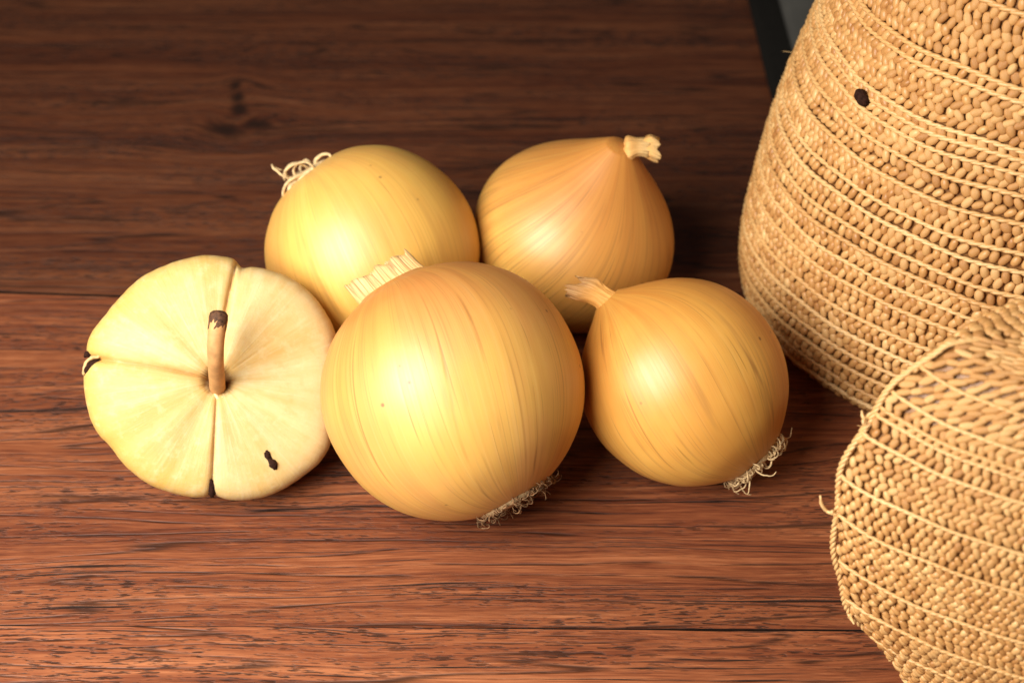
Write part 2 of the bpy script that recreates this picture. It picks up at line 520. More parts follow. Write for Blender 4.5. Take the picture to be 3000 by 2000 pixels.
def skin_flake(parent, Mrot, rad, ctrl, seed, az0, az1, p0, p1, mat, lift=0.0004, curl=0.0015, rag=0.12):
    """A loose patch of papery outer skin lying on the body, edges ragged and a little lifted."""
    na, nv = 40, 36
    pr = catmull(ctrl, 200) * rad
    ph = np.arccos(np.clip(pr[:, 1] / np.hypot(pr[:, 0], pr[:, 1]), -1, 1)) / np.pi
    order = np.argsort(ph)
    g = np.random.default_rng(seed)
    ua = np.linspace(0, 1, na); uv = np.linspace(0, 1, nv)
    n_b = np.interp(np.linspace(0, 1, na), np.linspace(0, 1, 9), g.uniform(-1, 1, 9))
    n_l = np.interp(uv, np.linspace(0, 1, 8), g.uniform(-1, 1, 8)); n_r = np.interp(uv, np.linspace(0, 1, 8), g.uniform(-1, 1, 8))
    V = []; pol = []
    for i, v in enumerate(uv):
        for j, u in enumerate(ua):
            e0 = az0 + n_l[i] * rag * (az1 - az0) * 0.5; e1 = az1 + n_r[i] * rag * (az1 - az0) * 0.5
            az = e0 + (e1 - e0) * u
            p = p0 + (p1 + n_b[j] * rag * (p1 - p0) - p0) * v
            r = np.interp(p, ph[order], pr[order, 0]); z = np.interp(p, ph[order], pr[order, 1])
            ed = min(u, 1 - u, (1 - v)) 
            l = lift + curl * max(0, 1 - ed / 0.06) ** 2 * 0.4
            nr = math.hypot(r, z)
            V.append(((r + l * r / nr) * math.cos(az), (r + l * r / nr) * math.sin(az), z + l * z / nr))
            pol.append((math.cos(az), math.sin(az), p))
    me = mesh_np('skin_flake', V, [grid_faces(nv, na, False)])
    set_attr(me, 'polar', pol)
    o = link('skin_flake', me, mat, parent)
    return o


def root_tuft(parent, zroot, n, spread, length, seed, mat, loop=False, rr=0.00033, tilt=(0, 0), platez=0.0, plate_r=None):
    g = np.random.default_rng(seed)
    pr_ = plate_r or spread * 0.9
    V, F = [], []
    k = 24
    a = np.arange(k) / k * 2 * np.pi
    rings = [(1.0, 0.0006), (0.92, -0.0008), (0.6, -0.0016), (0.2, -0.0019)]
    w = 1 + 0.12 * smooth_noise(k, 8, seed)
    V = np.concatenate([np.stack([pr_ * r * w * np.cos(a), pr_ * r * w * np.sin(a), np.full(k, zroot + z)], -1) for r, z in rings] + [np.array([[0, 0, zroot - 0.002]])])
    F = [grid_faces(4, k)[:, ::-1], np.stack([np.full(k, 4 * k), 3 * k + (np.arange(k) + 1) % k, 3 * k + np.arange(k)], -1)]
    pl = link('root_plate', mesh_np('root_plate', V, F), PLATE if not loop else ROOT_PALE, parent)
    for i in range(n):
        an = g.uniform(0, 6.283); rs = spread * math.sqrt(g.uniform(0, 1))
        p = np.array([rs * math.cos(an), rs * math.sin(an), zroot - 0.0005])
        d = np.array([math.cos(an) * rs / spread * 0.9 + g.normal() * 0.35 + tilt[0], math.sin(an) * rs / spread * 0.9 + g.normal() * 0.35 + tilt[1], -0.85 + g.normal() * 0.25])
        d /= np.linalg.norm(d)
        L = length * g.uniform(0.5, 1.25)
        pts = [p]
        m = 11
        turn = g.normal(size=3); turn -= d * (turn @ d); turn /= np.linalg.norm(turn)
        rate = (g.uniform(2.6, 5.2) if loop else g.uniform(0.5, 2.6)) / m
        for q in range(m):
            ax = np.cross(d, turn); 
            d2 = d * math.cos(rate) + turn * math.sin(rate)
            turn = -d * math.sin(rate) + turn * math.cos(rate)
            d = d2 + g.normal(size=3) * (0.22 if loop else 0.20); d /= np.linalg.norm(d)
            turn -= d * (turn @ d); turn /= np.linalg.norm(turn) + 1e-9
            p = p + d * L / m
            pts.append(p)
        pts = catmull(pts, 20)
        tv, tf = tube(pts, np.linspace(rr * g.uniform(0.9, 1.5), rr * 0.55, 20), 5)
        link('root', mesh_np('root', tv, tf), mat, pl)
    return pl


def min_world_z(M, V):
    return float((np.asarray(V) @ np.array(M)[2]).min())


def onion(label, centre, axis, hint, rad, ctrl, seed, mat, lump=0.012, twist=0.25):
    M = frame_from(axis, hint)
    V, F, pol, pr = onion_body_np(rad, ctrl, seed, lump, twist)
    zmin = min_world_z(M, V)
    t = empty('onion', (centre[0], centre[1], -zmin + 0.0002))
    t.rotation_euler = M.to_euler()
    tag(t, label, 'onion', 'whole onions heaped on the table')
    me = mesh_np('bulb', V, F)
    set_attr(me, 'polar', pol)
    link('bulb', me, mat, t)
    return t, pr


GEN = [(0.02, -0.915), (0.14, -0.925), (0.30, -0.915), (0.52, -0.83), (0.76, -0.635), (0.93, -0.34), (1.0, 0.0), (0.965, 0.30), (0.83, 0.59), (0.60, 0.81), (0.38, 0.94), (0.25, 1.005), (0.20, 1.05)]

# -- front onion
m_front = onion_material('onion_skin_golden', (0.76, 0.45, 0.105), (0.72, 0.37, 0.105), (0.54, 0.19, 0.04), (0.86, 0.62, 0.27), 3.1, 0.95)
ax = camdir(-0.50, 0.86, -0.06)
GEN_F = [(0.02, -0.94), (0.16, -0.95), (0.34, -0.93), (0.58, -0.81), (0.80, -0.61), (0.95, -0.33), (1.0, 0.0), (0.965, 0.28), (0.85, 0.53), (0.66, 0.735), (0.47, 0.85), (0.33, 0.90), (0.26, 0.93)]
front, pr = onion('largest onion, pale golden, at the front with dark roots and a ragged neck', (-0.0176, -0.0308), ax, camdir(0.86, 0.50, 0), 0.0388, GEN_F, 11, m_front)
zt = 0.0388 * 0.845
ea, eb = np.array([1, 0, 0]), np.array([0, 1, 0])
husk_tube('neck', [((0.001, 0, zt - 0.0035), 0.0155, 0.0135, ea, eb), ((0.001, 0, zt - 0.0008), 0.0122, 0.0095, ea, eb), ((0.0008, 0, zt + 0.0012), 0.0114, 0.0050, ea, eb), ((-0.0004, 0, zt + 0.004), 0.0109, 0.0024, ea, eb), ((-0.0016, 0, zt + 0.0098), 0.0106, 0.0014, ea, eb)], 5, HUSK_PALE, front, 5, 0.05, 0.08)
root_tuft(front, -0.0388 * 0.945, 240, 0.0135, 0.0060, 21, ROOT_DARK, True, 0.00021, (0.1, 0.0))

# -- onion on the right
m_right = onion_material('onion_skin_orange', (0.76, 0.43, 0.088), (0.69, 0.34, 0.065), (0.53, 0.20, 0.03), (0.80, 0.53, 0.20), 7.7, 0.75)
ax = camdir(-0.68, 0.73, 0.02)
GEN_R = [(0.02, -1.02), (0.14, -1.03), (0.28, -1.01), (0.50, -0.89), (0.75, -0.67), (0.93, -0.36), (1.0, 0.0), (0.968, 0.30), (0.855, 0.57), (0.66, 0.80), (0.44, 0.955), (0.25, 1.06), (0.15, 1.12)]
right, pr = onion('orange brown onion beside the tall basket, with a pale curly root tuft', (0.0527, -0.0200), ax, camdir(0.73, 0.68, 0), 0.0311, GEN_R, 17, m_right, 0.010)
zt = 0.0311 * 1.06
husk_tube('neck', [((0, 0, zt - 0.0045), 0.0092, 0.0092, ea, eb), ((0, 0, zt + 0.001), 0.0042, 0.0040, ea, eb), ((-0.0008, 0, zt + 0.005), 0.0036, 0.0022, ea, eb), ((-0.0022, 0, zt + 0.0085), 0.0046, 0.0018, ea, eb), ((-0.0042, 0.0006, zt + 0.0115), 0.0040, 0.0012, ea, eb)], 15, HUSK_TAN, right, 6, 0.30, 0.22)
root_tuft(right, -0.0311 * 1.02, 260, 0.0108, 0.0066, 31, ROOT_PALE, True, 0.00025, (0.1, 0.1))

# -- rear onion on the left, roots up
m_rl = onion_material('onion_skin_yellow', (0.76, 0.46, 0.10), (0.71, 0.38, 0.09), (0.62, 0.27, 0.045), (0.86, 0.62, 0.26), 13.3, 0.4, 0.30, 0.25)
ax = camdir(0.60, -0.77, -0.16)
rl, pr = onion('yellow onion lying behind the apple with its curled roots pointing up', (-0.0466, 0.0376), ax, camdir(0.77, 0.60, 0), 0.0355, GEN, 23, m_rl, 0.008)
root_tuft(rl, -0.0355 * 0.915, 12, 0.0060, 0.021, 47, ROOT_PALE, True, 0.00055, (-0.1, 0.0), 0, 0.0075)
zt = 0.0355 * 1.0
husk_tube('neck', [((0, 0, zt - 0.003), 0.010, 0.010, ea, eb), ((0, 0, zt + 0.001), 0.0062, 0.0055, ea, eb), ((0, 0, zt + 0.004), 0.005, 0.003, ea, eb)], 55, HUSK_TAN, rl, 8, 0.15, 0.15)

# -- rear onion on the right, teardrop
m_rr = onion_material('onion_skin_tan', (0.76, 0.45, 0.10), (0.71, 0.36, 0.08), (0.52, 0.205, 0.04), (0.84, 0.55, 0.22), 21.9, 1.0, 0.65)
ax = camdir(0.33, 0.67, 0.66)
TEAR = [(0.02, -0.80), (0.14, -0.81), (0.30, -0.80), (0.52, -0.73), (0.76, -0.56), (0.93, -0.31), (1.0, 0.0), (0.955, 0.25), (0.82, 0.49), (0.62, 0.71), (0.41, 0.90), (0.24, 1.06), (0.13, 1.16)]
rr_, pr = onion('teardrop shaped tan onion at the back with a dry twisted neck stub', (0.0214, 0.0520), ax, camdir(0.75, -0.66, 0), 0.0351, TEAR, 37, m_rr, 0.010, 0.35)
zt = 0.0345 * 1.08
Mi = np.array(frame_from(ax, camdir(0.75, -0.66, 0)))        # local->world
loc = lambda v: Mi.T @ np.array(v)
dirR = loc(camdir(0.96, 0.05, 0.05)); dirU = loc(camdir(0, 1, 0.0)); dirT = loc(camdir(0, 0, 1))
base = np.array([0, 0, zt])
Zl = np.array([0, 0, 1.0])
bend = [base - Zl * 0.0050, base - Zl * 0.0005, base + Zl * 0.0018 + dirR * 0.0026, base + Zl * 0.0024 + dirR * 0.0065, base + Zl * 0.0020 + dirR * 0.0102]
husk_tube('neck', [(bend[0], 0.0105, 0.0105, ea, eb), (bend[1], 0.0058, 0.0052, ea, eb), (bend[2], 0.0036, 0.0030, dirU, dirT), (bend[3], 0.0029, 0.0023, dirU, dirT), (bend[4], 0.0031, 0.0025, dirU, dirT)], 19, HUSK_PALE, rr_, 6, 0.22, 0.05)
e0 = bend[4]
husk_tube('neck_stub', [(e0 - dirR * 0.0030, 0.0024, 0.0020, dirU, dirT), (e0 - dirR * 0.0012 + dirU * 0.0002, 0.0032, 0.0026, dirU, dirT), (e0 + dirR * 0.0008, 0.0040, 0.0030, dirU, dirT), (e0 + dirR * 0.0030 - dirU * 0.0010, 0.0041, 0.0028, dirU, dirT)], 29, HUSK_PALE, rr_, 5, 0.30, 0.22, close=True)
root_tuft(rr_, -0.0345 * 0.80, 18, 0.006, 0.005, 57, ROOT_PALE, True, 0.00035)



# ------------------------------------------------------------------ apple
def apple_material():
    m = NT('peeled_apple_flesh')
    p = m.attr('polar').outputs['Vector']
    s = m.sep(p)
    gr = m.attr('groove').outputs['Fac']
    def rad_v(k, zk, off):
        return m.comb(m.math('MULTIPLY', s[0], k), m.math('MULTIPLY', s[1], k), m.math('MULTIPLY_ADD', s[2], zk, off))
    st = m.noise(rad_v(3.2, 0.8, 0.0), 1.0, 5.0, 0.62)
    fi = m.noise(rad_v(22.0, 1.6, 3.0), 1.0, 4.0, 0.65)
    pos = m.n('ShaderNodeTexCoord').outputs['Object']
    grain = m.noise(pos, 1300.0, 2.0, 0.6)
    c = m.ramp(st, [(0.34, (0.59, 0.38, 0.12)), (0.50, (0.63, 0.45, 0.185)), (0.66, (0.68, 0.53, 0.27))])
    c = m.mix(m.math('MULTIPLY', m.smooth(fi, 0.5, 0.75), 0.45), c, (0.72, 0.60, 0.35))
    # yellow remains of skin near the rim, on the side away from the onions
    rim = m.math('MULTIPLY', m.smooth(s[2], 0.62, 1.05), m.smooth(m.math('MULTIPLY', s[0], -1.0), -0.55, 0.75))
    c = m.mix(m.math('MULTIPLY', rim, 0.75), c, (0.64, 0.40, 0.09))
    pink = m.math('MULTIPLY', m.smooth(s[2], 0.45, 1.0), m.smooth(s[0], 0.2, 1.0))
    c = m.mix(m.math('MULTIPLY', pink, 0.4), c, (0.72, 0.54, 0.31))
    core = m.math('SUBTRACT', 1.0, m.smooth(s[2], 0.05, 0.24))
    c = m.mix(m.math('MULTIPLY', core, 0.35), c, (0.66, 0.36, 0.055))
    core2 = m.math('SUBTRACT', 1.0, m.smooth(m.math('MULTIPLY_ADD', m.math('SUBTRACT', fi, 0.5), 0.10, s[2]), 0.075, 0.15))
    c = m.mix(core2, c, (0.15, 0.06, 0.012))
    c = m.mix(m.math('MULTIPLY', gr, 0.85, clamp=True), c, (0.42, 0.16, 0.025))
    mott = m.noise(pos, 260.0, 4.0, 0.65)
    c = m.mix(m.math('MULTIPLY', m.smooth(mott, 0.50, 0.70), 0.30), c, (0.74, 0.63, 0.38))
    c = m.mix(m.math('MULTIPLY', m.smooth(m.math('SUBTRACT', 1.0, mott), 0.54, 0.72), 0.25), c, (0.55, 0.32, 0.08))
    nrm = m.bump(m.math('ADD', m.math('MULTIPLY', fi, 0.8), m.math('ADD', m.math('MULTIPLY', mott, 0.6), m.math('MULTIPLY', grain, 0.35))), 0.30, 0.0006)
    return m.out(Base_Color=c, Roughness=0.55, Normal=nrm, Specular_IOR_Level=0.35, Subsurface_Weight=0.3, Subsurface_Radius=(0.006, 0.004, 0.0015), Subsurface_Scale=0.6)


PX = 0.1319e-3
outl = [(540, 605), (470, 598), (390, 620), (330, 650), (290, 690), (250, 740), (218, 785), (212, 812), (216, 838), (207, 868), (212, 930), (230, 990), (270, 1040), (310, 1090), (350, 1120), (400, 1140), (450, 1153), (480, 1150), (497, 1146), (510, 1154), (545, 1160), (620, 1150), (690, 1110), (733, 1075), (756, 1040), (765, 980), (767, 900), (772, 830), (771, 775), (752, 735), (720, 690), (680, 655), (630, 632), (580, 622), (552, 628)]
CX, CY = 500, 885
oa = np.array([math.atan2(CY - v, u - CX) for u, v in outl]); orr = np.array([math.hypot(u - CX, v - CY) for u, v in outl]) * PX
o_ = np.argsort(oa); oa, orr = oa[o_], orr[o_]
oa3 = np.concatenate([oa - 2 * np.pi, oa, oa + 2 * np.pi]); or3 = np.tile(orr, 3)
NA, NS = 420, 90
th = np.arange(NA) / NA * 2 * np.pi - np.pi
RO = np.interp(th, oa3, or3)
kern = np.exp(-np.linspace(-2, 2, 9) ** 2); kern /= kern.sum()
RO = np.convolve(np.concatenate([RO[-4:], RO, RO[:4]]), kern, 'valid')
g = np.random.default_rng(2)
RO = RO * (1 + 0.006 * smooth_noise(NA, 70, 4))
HF, HB = 0.0065, 0.029
grooves = [(R(81), 0.0024, 0.0008, 0.17), (R(-92.5), 0.0022, 0.0007, 0.0), (R(170), 0.0034, 0.0010, -0.12), (R(36), 0.0007, 0.0022, 0.0)]


def apple_surface(theta, s, rim):
    """front face of the apple: local x right, y up, z towards the viewer's side."""
    r = rim * s
    zz = HF * (1 - s ** 14.0) ** 0.5 + 0.0035 * (1 - s ** 2)
    zz = zz + 0.00045 * np.cos(theta * 5 + 0.6) * np.exp(-((s - 0.45) / 0.3) ** 2) + 0.0003 * np.cos(theta * 9 + 2) * np.exp(-((s - 0.5) / 0.3) ** 2)
    zz = zz - 0.0055 * np.exp(-(s / 0.085) ** 1.6) - 0.0014 * np.exp(-(s / 0.24) ** 2)
    gv = np.zeros_like(zz)
    for i, (ga, dep, wid, bend) in enumerate(grooves):
        dth = np.angle(np.exp(1j * (theta - ga - bend * (1 - s) * 0.6)))
        perp = r * np.sin(dth)
        mk = (np.cos(dth) > 0)
        fall = {0: 0.55 + 0.45 * s, 1: 0.45 + 0.65 * s, 2: 0.30 * np.exp(-((s - 0.25) / 0.2) ** 2) + 0.20 + 0.15 * s + 1.6 * np.clip((s - 0.72) / 0.28, 0, 1) ** 1.2, 3: np.exp(-(s / 0.4) ** 2)}[i]
        gg = np.exp(-np.abs(perp / (wid * 0.8)) ** 1.0) * mk * np.clip(s / 0.1, 0, 1)
        zz = zz - dep * fall * gg
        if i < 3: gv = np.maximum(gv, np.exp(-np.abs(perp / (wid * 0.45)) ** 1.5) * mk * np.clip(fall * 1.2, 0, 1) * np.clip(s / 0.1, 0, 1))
    return np.stack([r * np.cos(theta), r * np.sin(theta), zz], -1), gv


sf = np.sin(np.linspace(0.0, np.pi / 2, NS)) ** 1.1
V, G, P3 = [], [], []
for s in sf[1:]:
    xyz, gv = apple_surface(th, np.full(NA, s), RO)
    V.append(xyz); G.append(gv); P3.append(np.stack([np.cos(th), np.sin(th), np.full(NA, s)], -1))
rim_z = V[-1][:, 2].copy()
Rback = np.convolve(np.concatenate([RO[-20:], RO, RO[:20]]), np.ones(41) / 41, 'valid')
for a in np.linspace(0.05, 1.0, 40):
    an = a * np.pi / 2
    k = np.clip(a * 2, 0, 1)
    rr0 = (RO * (1 - k) + Rback * k) * math.cos(an) ** 0.8
    z = rim_z * (1 - a) - HB * math.sin(an)
    V.append(np.stack([rr0 * np.cos(th), rr0 * np.sin(th), z], -1)); G.append(np.zeros(NA)); P3.append(np.stack([np.cos(th), np.sin(th), np.full(NA, 1 + a)], -1))
V = np.concatenate(V); G = np.concatenate(G); P3 = np.concatenate(P3)
nr = len(V) // NA
xyz0, _ = apple_surface(np.zeros(1), np.zeros(1), RO[:1])
F = [grid_faces(nr, NA)[:, ::-1]]
V = np.vstack([V, xyz0]); G = np.append(G, 0); P3 = np.vstack([P3, [1, 0, 0]])
i = np.arange(NA); j = (i + 1) % NA
F.append(np.stack([np.full(NA, nr * NA), i, j], -1))
to_cam = (cam_ob.location - Vector((-0.0892, -0.0225, 0.034))).normalized()
ar = (RIGHT - to_cam * RIGHT.dot(to_cam)).normalized()
Ma = Matrix((ar, to_cam.cross(ar), to_cam)).transposed()
zmin = min_world_z(Ma, V)
apple = empty('peeled_apple', (-0.0892, -0.0225, -zmin + 0.0002))
apple.rotation_euler = Ma.to_euler()
tag(apple, 'peeled cream yellow apple with a brown stem and three deep cuts', 'apple')
me = mesh_np('flesh', V, F)
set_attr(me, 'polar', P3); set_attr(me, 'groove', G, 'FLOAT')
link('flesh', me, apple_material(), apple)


def on_apple(u, v, lift=0.0):
    x, y = (u - CX) * PX, (CY - v) * PX
    t = math.atan2(y, x); rim = np.interp(t, oa3, or3)
    s = min(0.999, math.hypot(x, y) / rim)
    q, _ = apple_surface(np.array([t]), np.array([s]), np.array([rim]))
    return q[0] + np.array([0, 0, lift])


STEM = simple('apple_stem_tan', (0.52, 0.28, 0.11), 0.6, 0.25, 220)
DARK = simple('dark_mark', (0.030, 0.012, 0.008), 0.9, 0.5, 900, 0.6, 0.1)
TIPM = simple('stem_tip_brown', (0.10, 0.045, 0.022), 0.75, 0.7, 900)
b0 = on_apple(501, 893)
sp = [b0 + np.array([0.0002, -0.0022, -0.002]), b0 + np.array([0.0000, -0.001, 0.003]), np.array([(497 - CX) * PX, (CY - 845) * PX, 0.0225]), np.array([(497 - CX) * PX, (CY - 800) * PX, 0.0265]), np.array([(502 - CX) * PX, (CY - 755) * PX, 0.027])]
sp = catmull(sp, 26)
rd = np.interp(np.linspace(0, 1, 26), [0, 0.2, 0.5, 0.85, 1], [0.0025, 0.0024, 0.0023, 0.0025, 0.0027])
tv, tf = tube(sp, rd, 14)
stem = link('stem', mesh_np('stem', tv, tf), STEM, apple)
d = sp[-1] - sp[-2]; d /= np.linalg.norm(d)
tp = [sp[-1] - d * 0.0006 + d * q for q in (-0.0022, -0.0008, 0.0010, 0.0024, 0.0030, 0.0033)]
tv, tf = tube(tp, [0.00258, 0.00268, 0.0028, 0.0026, 0.0020, 0.0009], 14)
tv += rng.normal(size=tv.shape) * 0.00008
link('stem_tip', mesh_np('stem_tip', tv, tf), TIPM, stem)
# pale splinter at the stem's foot
tv, tf = tube(catmull([b0 + np.array([-0.0022, -0.0006, 0.0035]), b0 + np.array([-0.0008, -0.0026, 0.0036]), b0 + np.array([0.0006, -0.0046, 0.0040]), b0 + np.array([0.0016, -0.0036, 0.0042])], 12), [0.0004] * 4 + [0.0006] * 4 + [0.0003] * 4, 6)
link('splinter', mesh_np('splinter', tv, tf), simple('pale_splinter', (0.75, 0.56, 0.28), 0.6), stem)


def blob(name, pts, rads, mat, parent, flat=None, jit=0.0, sides=10):
    tv, tf = tube(catmull(pts, 14), np.interp(np.linspace(0, 1, 14), np.linspace(0, 1, len(rads)), rads), sides)
    if jit: tv = tv + rng.normal(size=tv.shape) * jit
    return link(name, mesh_np(name, tv, tf), mat, parent)


sc_pts = [on_apple(u, v, -0.0002) for u, v in ((611, 1042), (612, 1052), (618, 1062), (626, 1075), (631, 1086))]
blob('scab', sc_pts, [0.0004, 0.0011, 0.00065, 0.0015, 0.0006], DARK, apple, jit=0.00012)
s1 = [np.array([(u - CX) * PX, (CY - v) * PX, z]) for u, v, z in ((240, 838, 0.0035), (228, 848, 0.0033), (217, 862, 0.0026), (211, 876, 0.0018))]
blob('seed', s1, [0.0006, 0.0016, 0.0017, 0.0005], DARK, apple, jit=0.00008)
s2 = [np.array([(u - CX) * PX, (CY - v) * PX, z]) for u, v, z in ((226, 822, 0.0022), (216, 826, 0.0020), (208, 832, 0.0014))]
blob('seed', s2, [0.0003, 0.0011, 0.0004], DARK, apple, jit=0.00008)
notch_shade = [np.array([(u - CX) * PX, (CY - v) * PX, z]) for u, v, z in ((488, 1108, 0.0065), (489, 1122, 0.0050), (490, 1136, 0.0035), (490, 1148, 0.0018))]
blob('seed', notch_shade, [0.0003, 0.0011, 0.0013, 0.0006], DARK, apple, jit=0.00008)  # dark blob added for the shade in the bottom notch's cavity
hk = [np.array([(u - CX) * PX, (CY - v) * PX, z]) for u, v, z in ((243, 832, 0.0044), (224, 836, 0.0044), (211, 850, 0.0036), (207, 872, 0.0028))]
blob('core_husk', hk, [0.0003, 0.0006, 0.0005, 0.0004], simple('pale_husk', (0.66, 0.44, 0.20), 0.6), apple, jit=0.0001)


# ------------------------------------------------------------------ straw baskets
STRAW = straw_material('plaited_straw', (0.38, 0.165, 0.048), (0.57, 0.30, 0.102), (0.74, 0.47, 0.20))
STRAW_PALE = straw_material('pale_straw_cord', (0.48, 0.24, 0.08), (0.65, 0.375, 0.142), (0.78, 0.52, 0.24))
STRAW_IN = straw_material('straw_lining', (0.17, 0.065, 0.017), (0.27, 0.115, 0.032), (0.36, 0.175, 0.058))  # browner inner fibres, with the shade between stitches put into the colour


def bead_template(nseg=8, nring=5):
    a = np.arange(nseg) / nseg * 2 * np.pi
    ph = np.linspace(0, np.pi, nring + 2)[1:-1]
    V = [np.stack([np.sin(p) ** 0.8 * np.cos(a), np.full(nseg, np.cos(p)), np.sin(p) ** 0.8 * np.sin(a)], -1) for p in ph]
    V = np.concatenate(V + [np.array([[0, 1, 0], [0, -1, 0]])])
    i = np.arange(nseg); j = (i + 1) % nseg
    F4 = grid_faces(nring, nseg)
    t0 = np.stack([np.full(nseg, nring * nseg), j, i], -1)
    o = (nring - 1) * nseg
    t1 = np.stack([np.full(nseg, nring * nseg + 1), o + i, o + j], -1)
    return V, F4, np.concatenate([t0, t1])


def basket(name, label, cat, cx, cy, tilt, asp, zs, rs, pitch, cords, seed, long_above=None, wobble=0.0012, top_close=False, lens=False):
    g = np.random.default_rng(seed)
    root = empty(name, (cx, cy, 0))
    tag(root, label, cat, 'straw baskets on the right')
    # dense smooth profile by arc length
    pz = catmull(np.stack([rs, zs], -1), 600)
    seg = np.linalg.norm(np.diff(pz, axis=0), axis=1); arc = np.concatenate([[0], np.cumsum(seg)])
    lowf = [(g.integers(2, 6), g.uniform(0, 6.28), g.uniform(0, 6.28), g.uniform(20, 60)) for _ in range(6)]

    def surf(t, l):
        r = np.interp(l, arc, pz[:, 0]); z = np.interp(l, arc, pz[:, 1])
        w = sum(np.sin(k * t + p1) * np.sin(z * f + p2) for k, p1, p2, f in lowf) * wobble * 0.4
        r = np.maximum(r + w * np.clip(r / 0.03, 0, 1), 0.0005)
        if lens:                                  # flat pouch: two shallow curved faces meeting in a fold at each side
            tm = np.mod(t, 2 * np.pi)
            X = np.where(tm < np.pi, 1 - 2 * tm / np.pi, -1 + 2 * (tm - np.pi) / np.pi)
            Y = np.where(tm < np.pi, 1.0, -1.0) * asp * (1 - X * X) ** 0.8
            return np.stack([r * X + tilt[0] * z, r * Y + tilt[1] * z, z], -1)
        return np.stack([r * np.cos(t) + tilt[0] * z, asp * r * np.sin(t) + tilt[1] * z, z], -1)

    L = arc[-1]
    # inner shell
    nl = 90; nt = 160
    tt = np.arange(nt) / nt * 2 * np.pi
    ls = np.linspace(0, L, nl)
    SV = np.concatenate([surf(tt, np.full(nt, l)) for l in ls])
    # shrink
    ctr = np.stack([tilt[0] * SV[:, 2], tilt[1] * SV[:, 2], SV[:, 2]], -1)
    SV = ctr + (SV - ctr) * (1 - 0.0006 / 0.06); 
    SV[:, 2] = np.maximum(SV[:, 2] - (0.0009 if top_close else 0), 0.0008)
    F = [grid_faces(nl, nt)]
    SV = np.vstack([SV, [0, 0, 0.0008]]); ii = np.arange(nt); jj = (ii + 1) % nt
    F.append(np.stack([np.full(nt, nl * nt), jj, ii], -1))
    if top_close:
        SV = np.vstack([SV, SV[(nl - 1) * nt:nl * nt].mean(0)])
        F.append(np.stack([np.full(nt, nl * nt + 1), (nl - 1) * nt + ii, (nl - 1) * nt + jj], -1))
    me = mesh_np('lining', SV, F)
    set_attr(me, 'tone', g.random(len(SV)), 'FLOAT')
    link('lining', me, STRAW_IN, root)

    # stitches
    TV, T4, T3 = bead_template()
    cen, Rm, S, tone = [], [], [], []
    camp = np.array(cam_ob.location) - np.array([cx, cy, 0])
    cord_ls = sorted(np.interp(z, pz[:, 1], arc) for z in cords)
    bounds = [0.0] + cord_ls + [L]
    row_l = []
    for a0, a1 in zip(bounds[:-1], bounds[1:]):
        lo = a0 + (pitch * 0.34 if a0 > 0 else 0); hi = a1 - (pitch * 0.34 if a1 < L else 0)
        k = int(round((hi - lo) / (pitch * 0.86)))
        k = max(k, 1)
        lm = (a0 + a1) / 2
        row_l += [(lo + (q + 0.5) * (hi - lo) / k, lm if k < 9 else lo + (q // 14 * 14 + 7) * (hi - lo) / k) for q in range(k)]
    slant_row = 0.0
    wv_ph = g.uniform(0, 6.28, 4)

    def row_wave(t, l):
        return pitch * (0.22 * np.sin(3 * t + l * 60 + wv_ph[0]) + 0.13 * np.sin(8 * t + l * 100 + wv_ph[1]) + 0.07 * np.sin(19 * t + l * 150 + wv_ph[2]))

    for r, (l, lm) in enumerate(row_l):
        rr = np.interp(lm, arc, pz[:, 0])
        circ = 2 * np.pi * rr * (1 + asp) / 2
        z_here = np.interp(l, arc, pz[:, 1])
        longr = long_above is not None and l > np.interp(long_above, pz[:, 1], arc)
        pw = pitch * (1.35 if longr else 1.0)
        n = max(6, int(circ / pw))
        t = (np.arange(n) + 0.5 * (r % 2) + g.normal() * 0.14 + g.normal(size=n) * 0.05) / n * 2 * np.pi
        lj = np.clip(l + g.normal(size=n) * pitch * 0.06 + row_wave(t, l), 0, L)
        p = surf(t, lj)
        e = 1e-3
        du = surf(t + e, lj) - p; du /= np.linalg.norm(du, axis=1)[:, None]
        dv = surf(t, np.clip(lj + e, 0, L)) - surf(t, np.clip(lj - e, 0, L)); dv /= np.linalg.norm(dv, axis=1)[:, None] + 1e-12
        nn = np.cross(du, dv); nn /= np.linalg.norm(nn, axis=1)[:, None]
        if r % 6 == 0: slant_row = g.choice([0.2, 0.35, -0.3, 0.5])
        sl = slant_row * (1.5 if r % 2 else -1.2) + g.normal(size=n) * 0.16
        if longr: sl = np.full(n, 1.0 if r % 2 else 0.7) + g.normal(size=n) * 0.15
        c, s_ = np.cos(sl)[:, None], np.sin(sl)[:, None]
        ax_y = dv * c + du * s_
        ax_x = du * c - dv * s_
        M = np.stack([ax_x, ax_y, nn], -1)
        wj = g.uniform(0.88, 1.10, n)
        sc = np.stack([pitch * 0.485 * wj, pitch * (0.68 if not longr else 0.92) * g.uniform(0.9, 1.15, n), pitch * 0.40 * g.uniform(0.85, 1.15, n)], -1)
        if longr: sc[:, 0] *= 1.15
        cen.append(p + nn * (pitch * 0.06 + g.normal(size=n)[:, None] * pitch * 0.05)); Rm.append(M); S.append(sc); tone.append(np.clip(0.5 + g.normal(size=n) * 0.19, 0, 1))
    cen = np.concatenate(cen); Rm = np.concatenate(Rm); S = np.concatenate(S); tone = np.concatenate(tone)
    cen[:, 2] = np.maximum(cen[:, 2], pitch * 0.5)
    # the 300 that show largest: facing and near the viewer, inside the frame
    dv_ = camp[None] - cen
    dist = np.linalg.norm(dv_, axis=1)
    facing = np.einsum('ij,ij->i', dv_ / dist[:, None], Rm[:, :, 2])
    wpos = cen + np.array([cx, cy, 0]) - np.array(cam_ob.location)
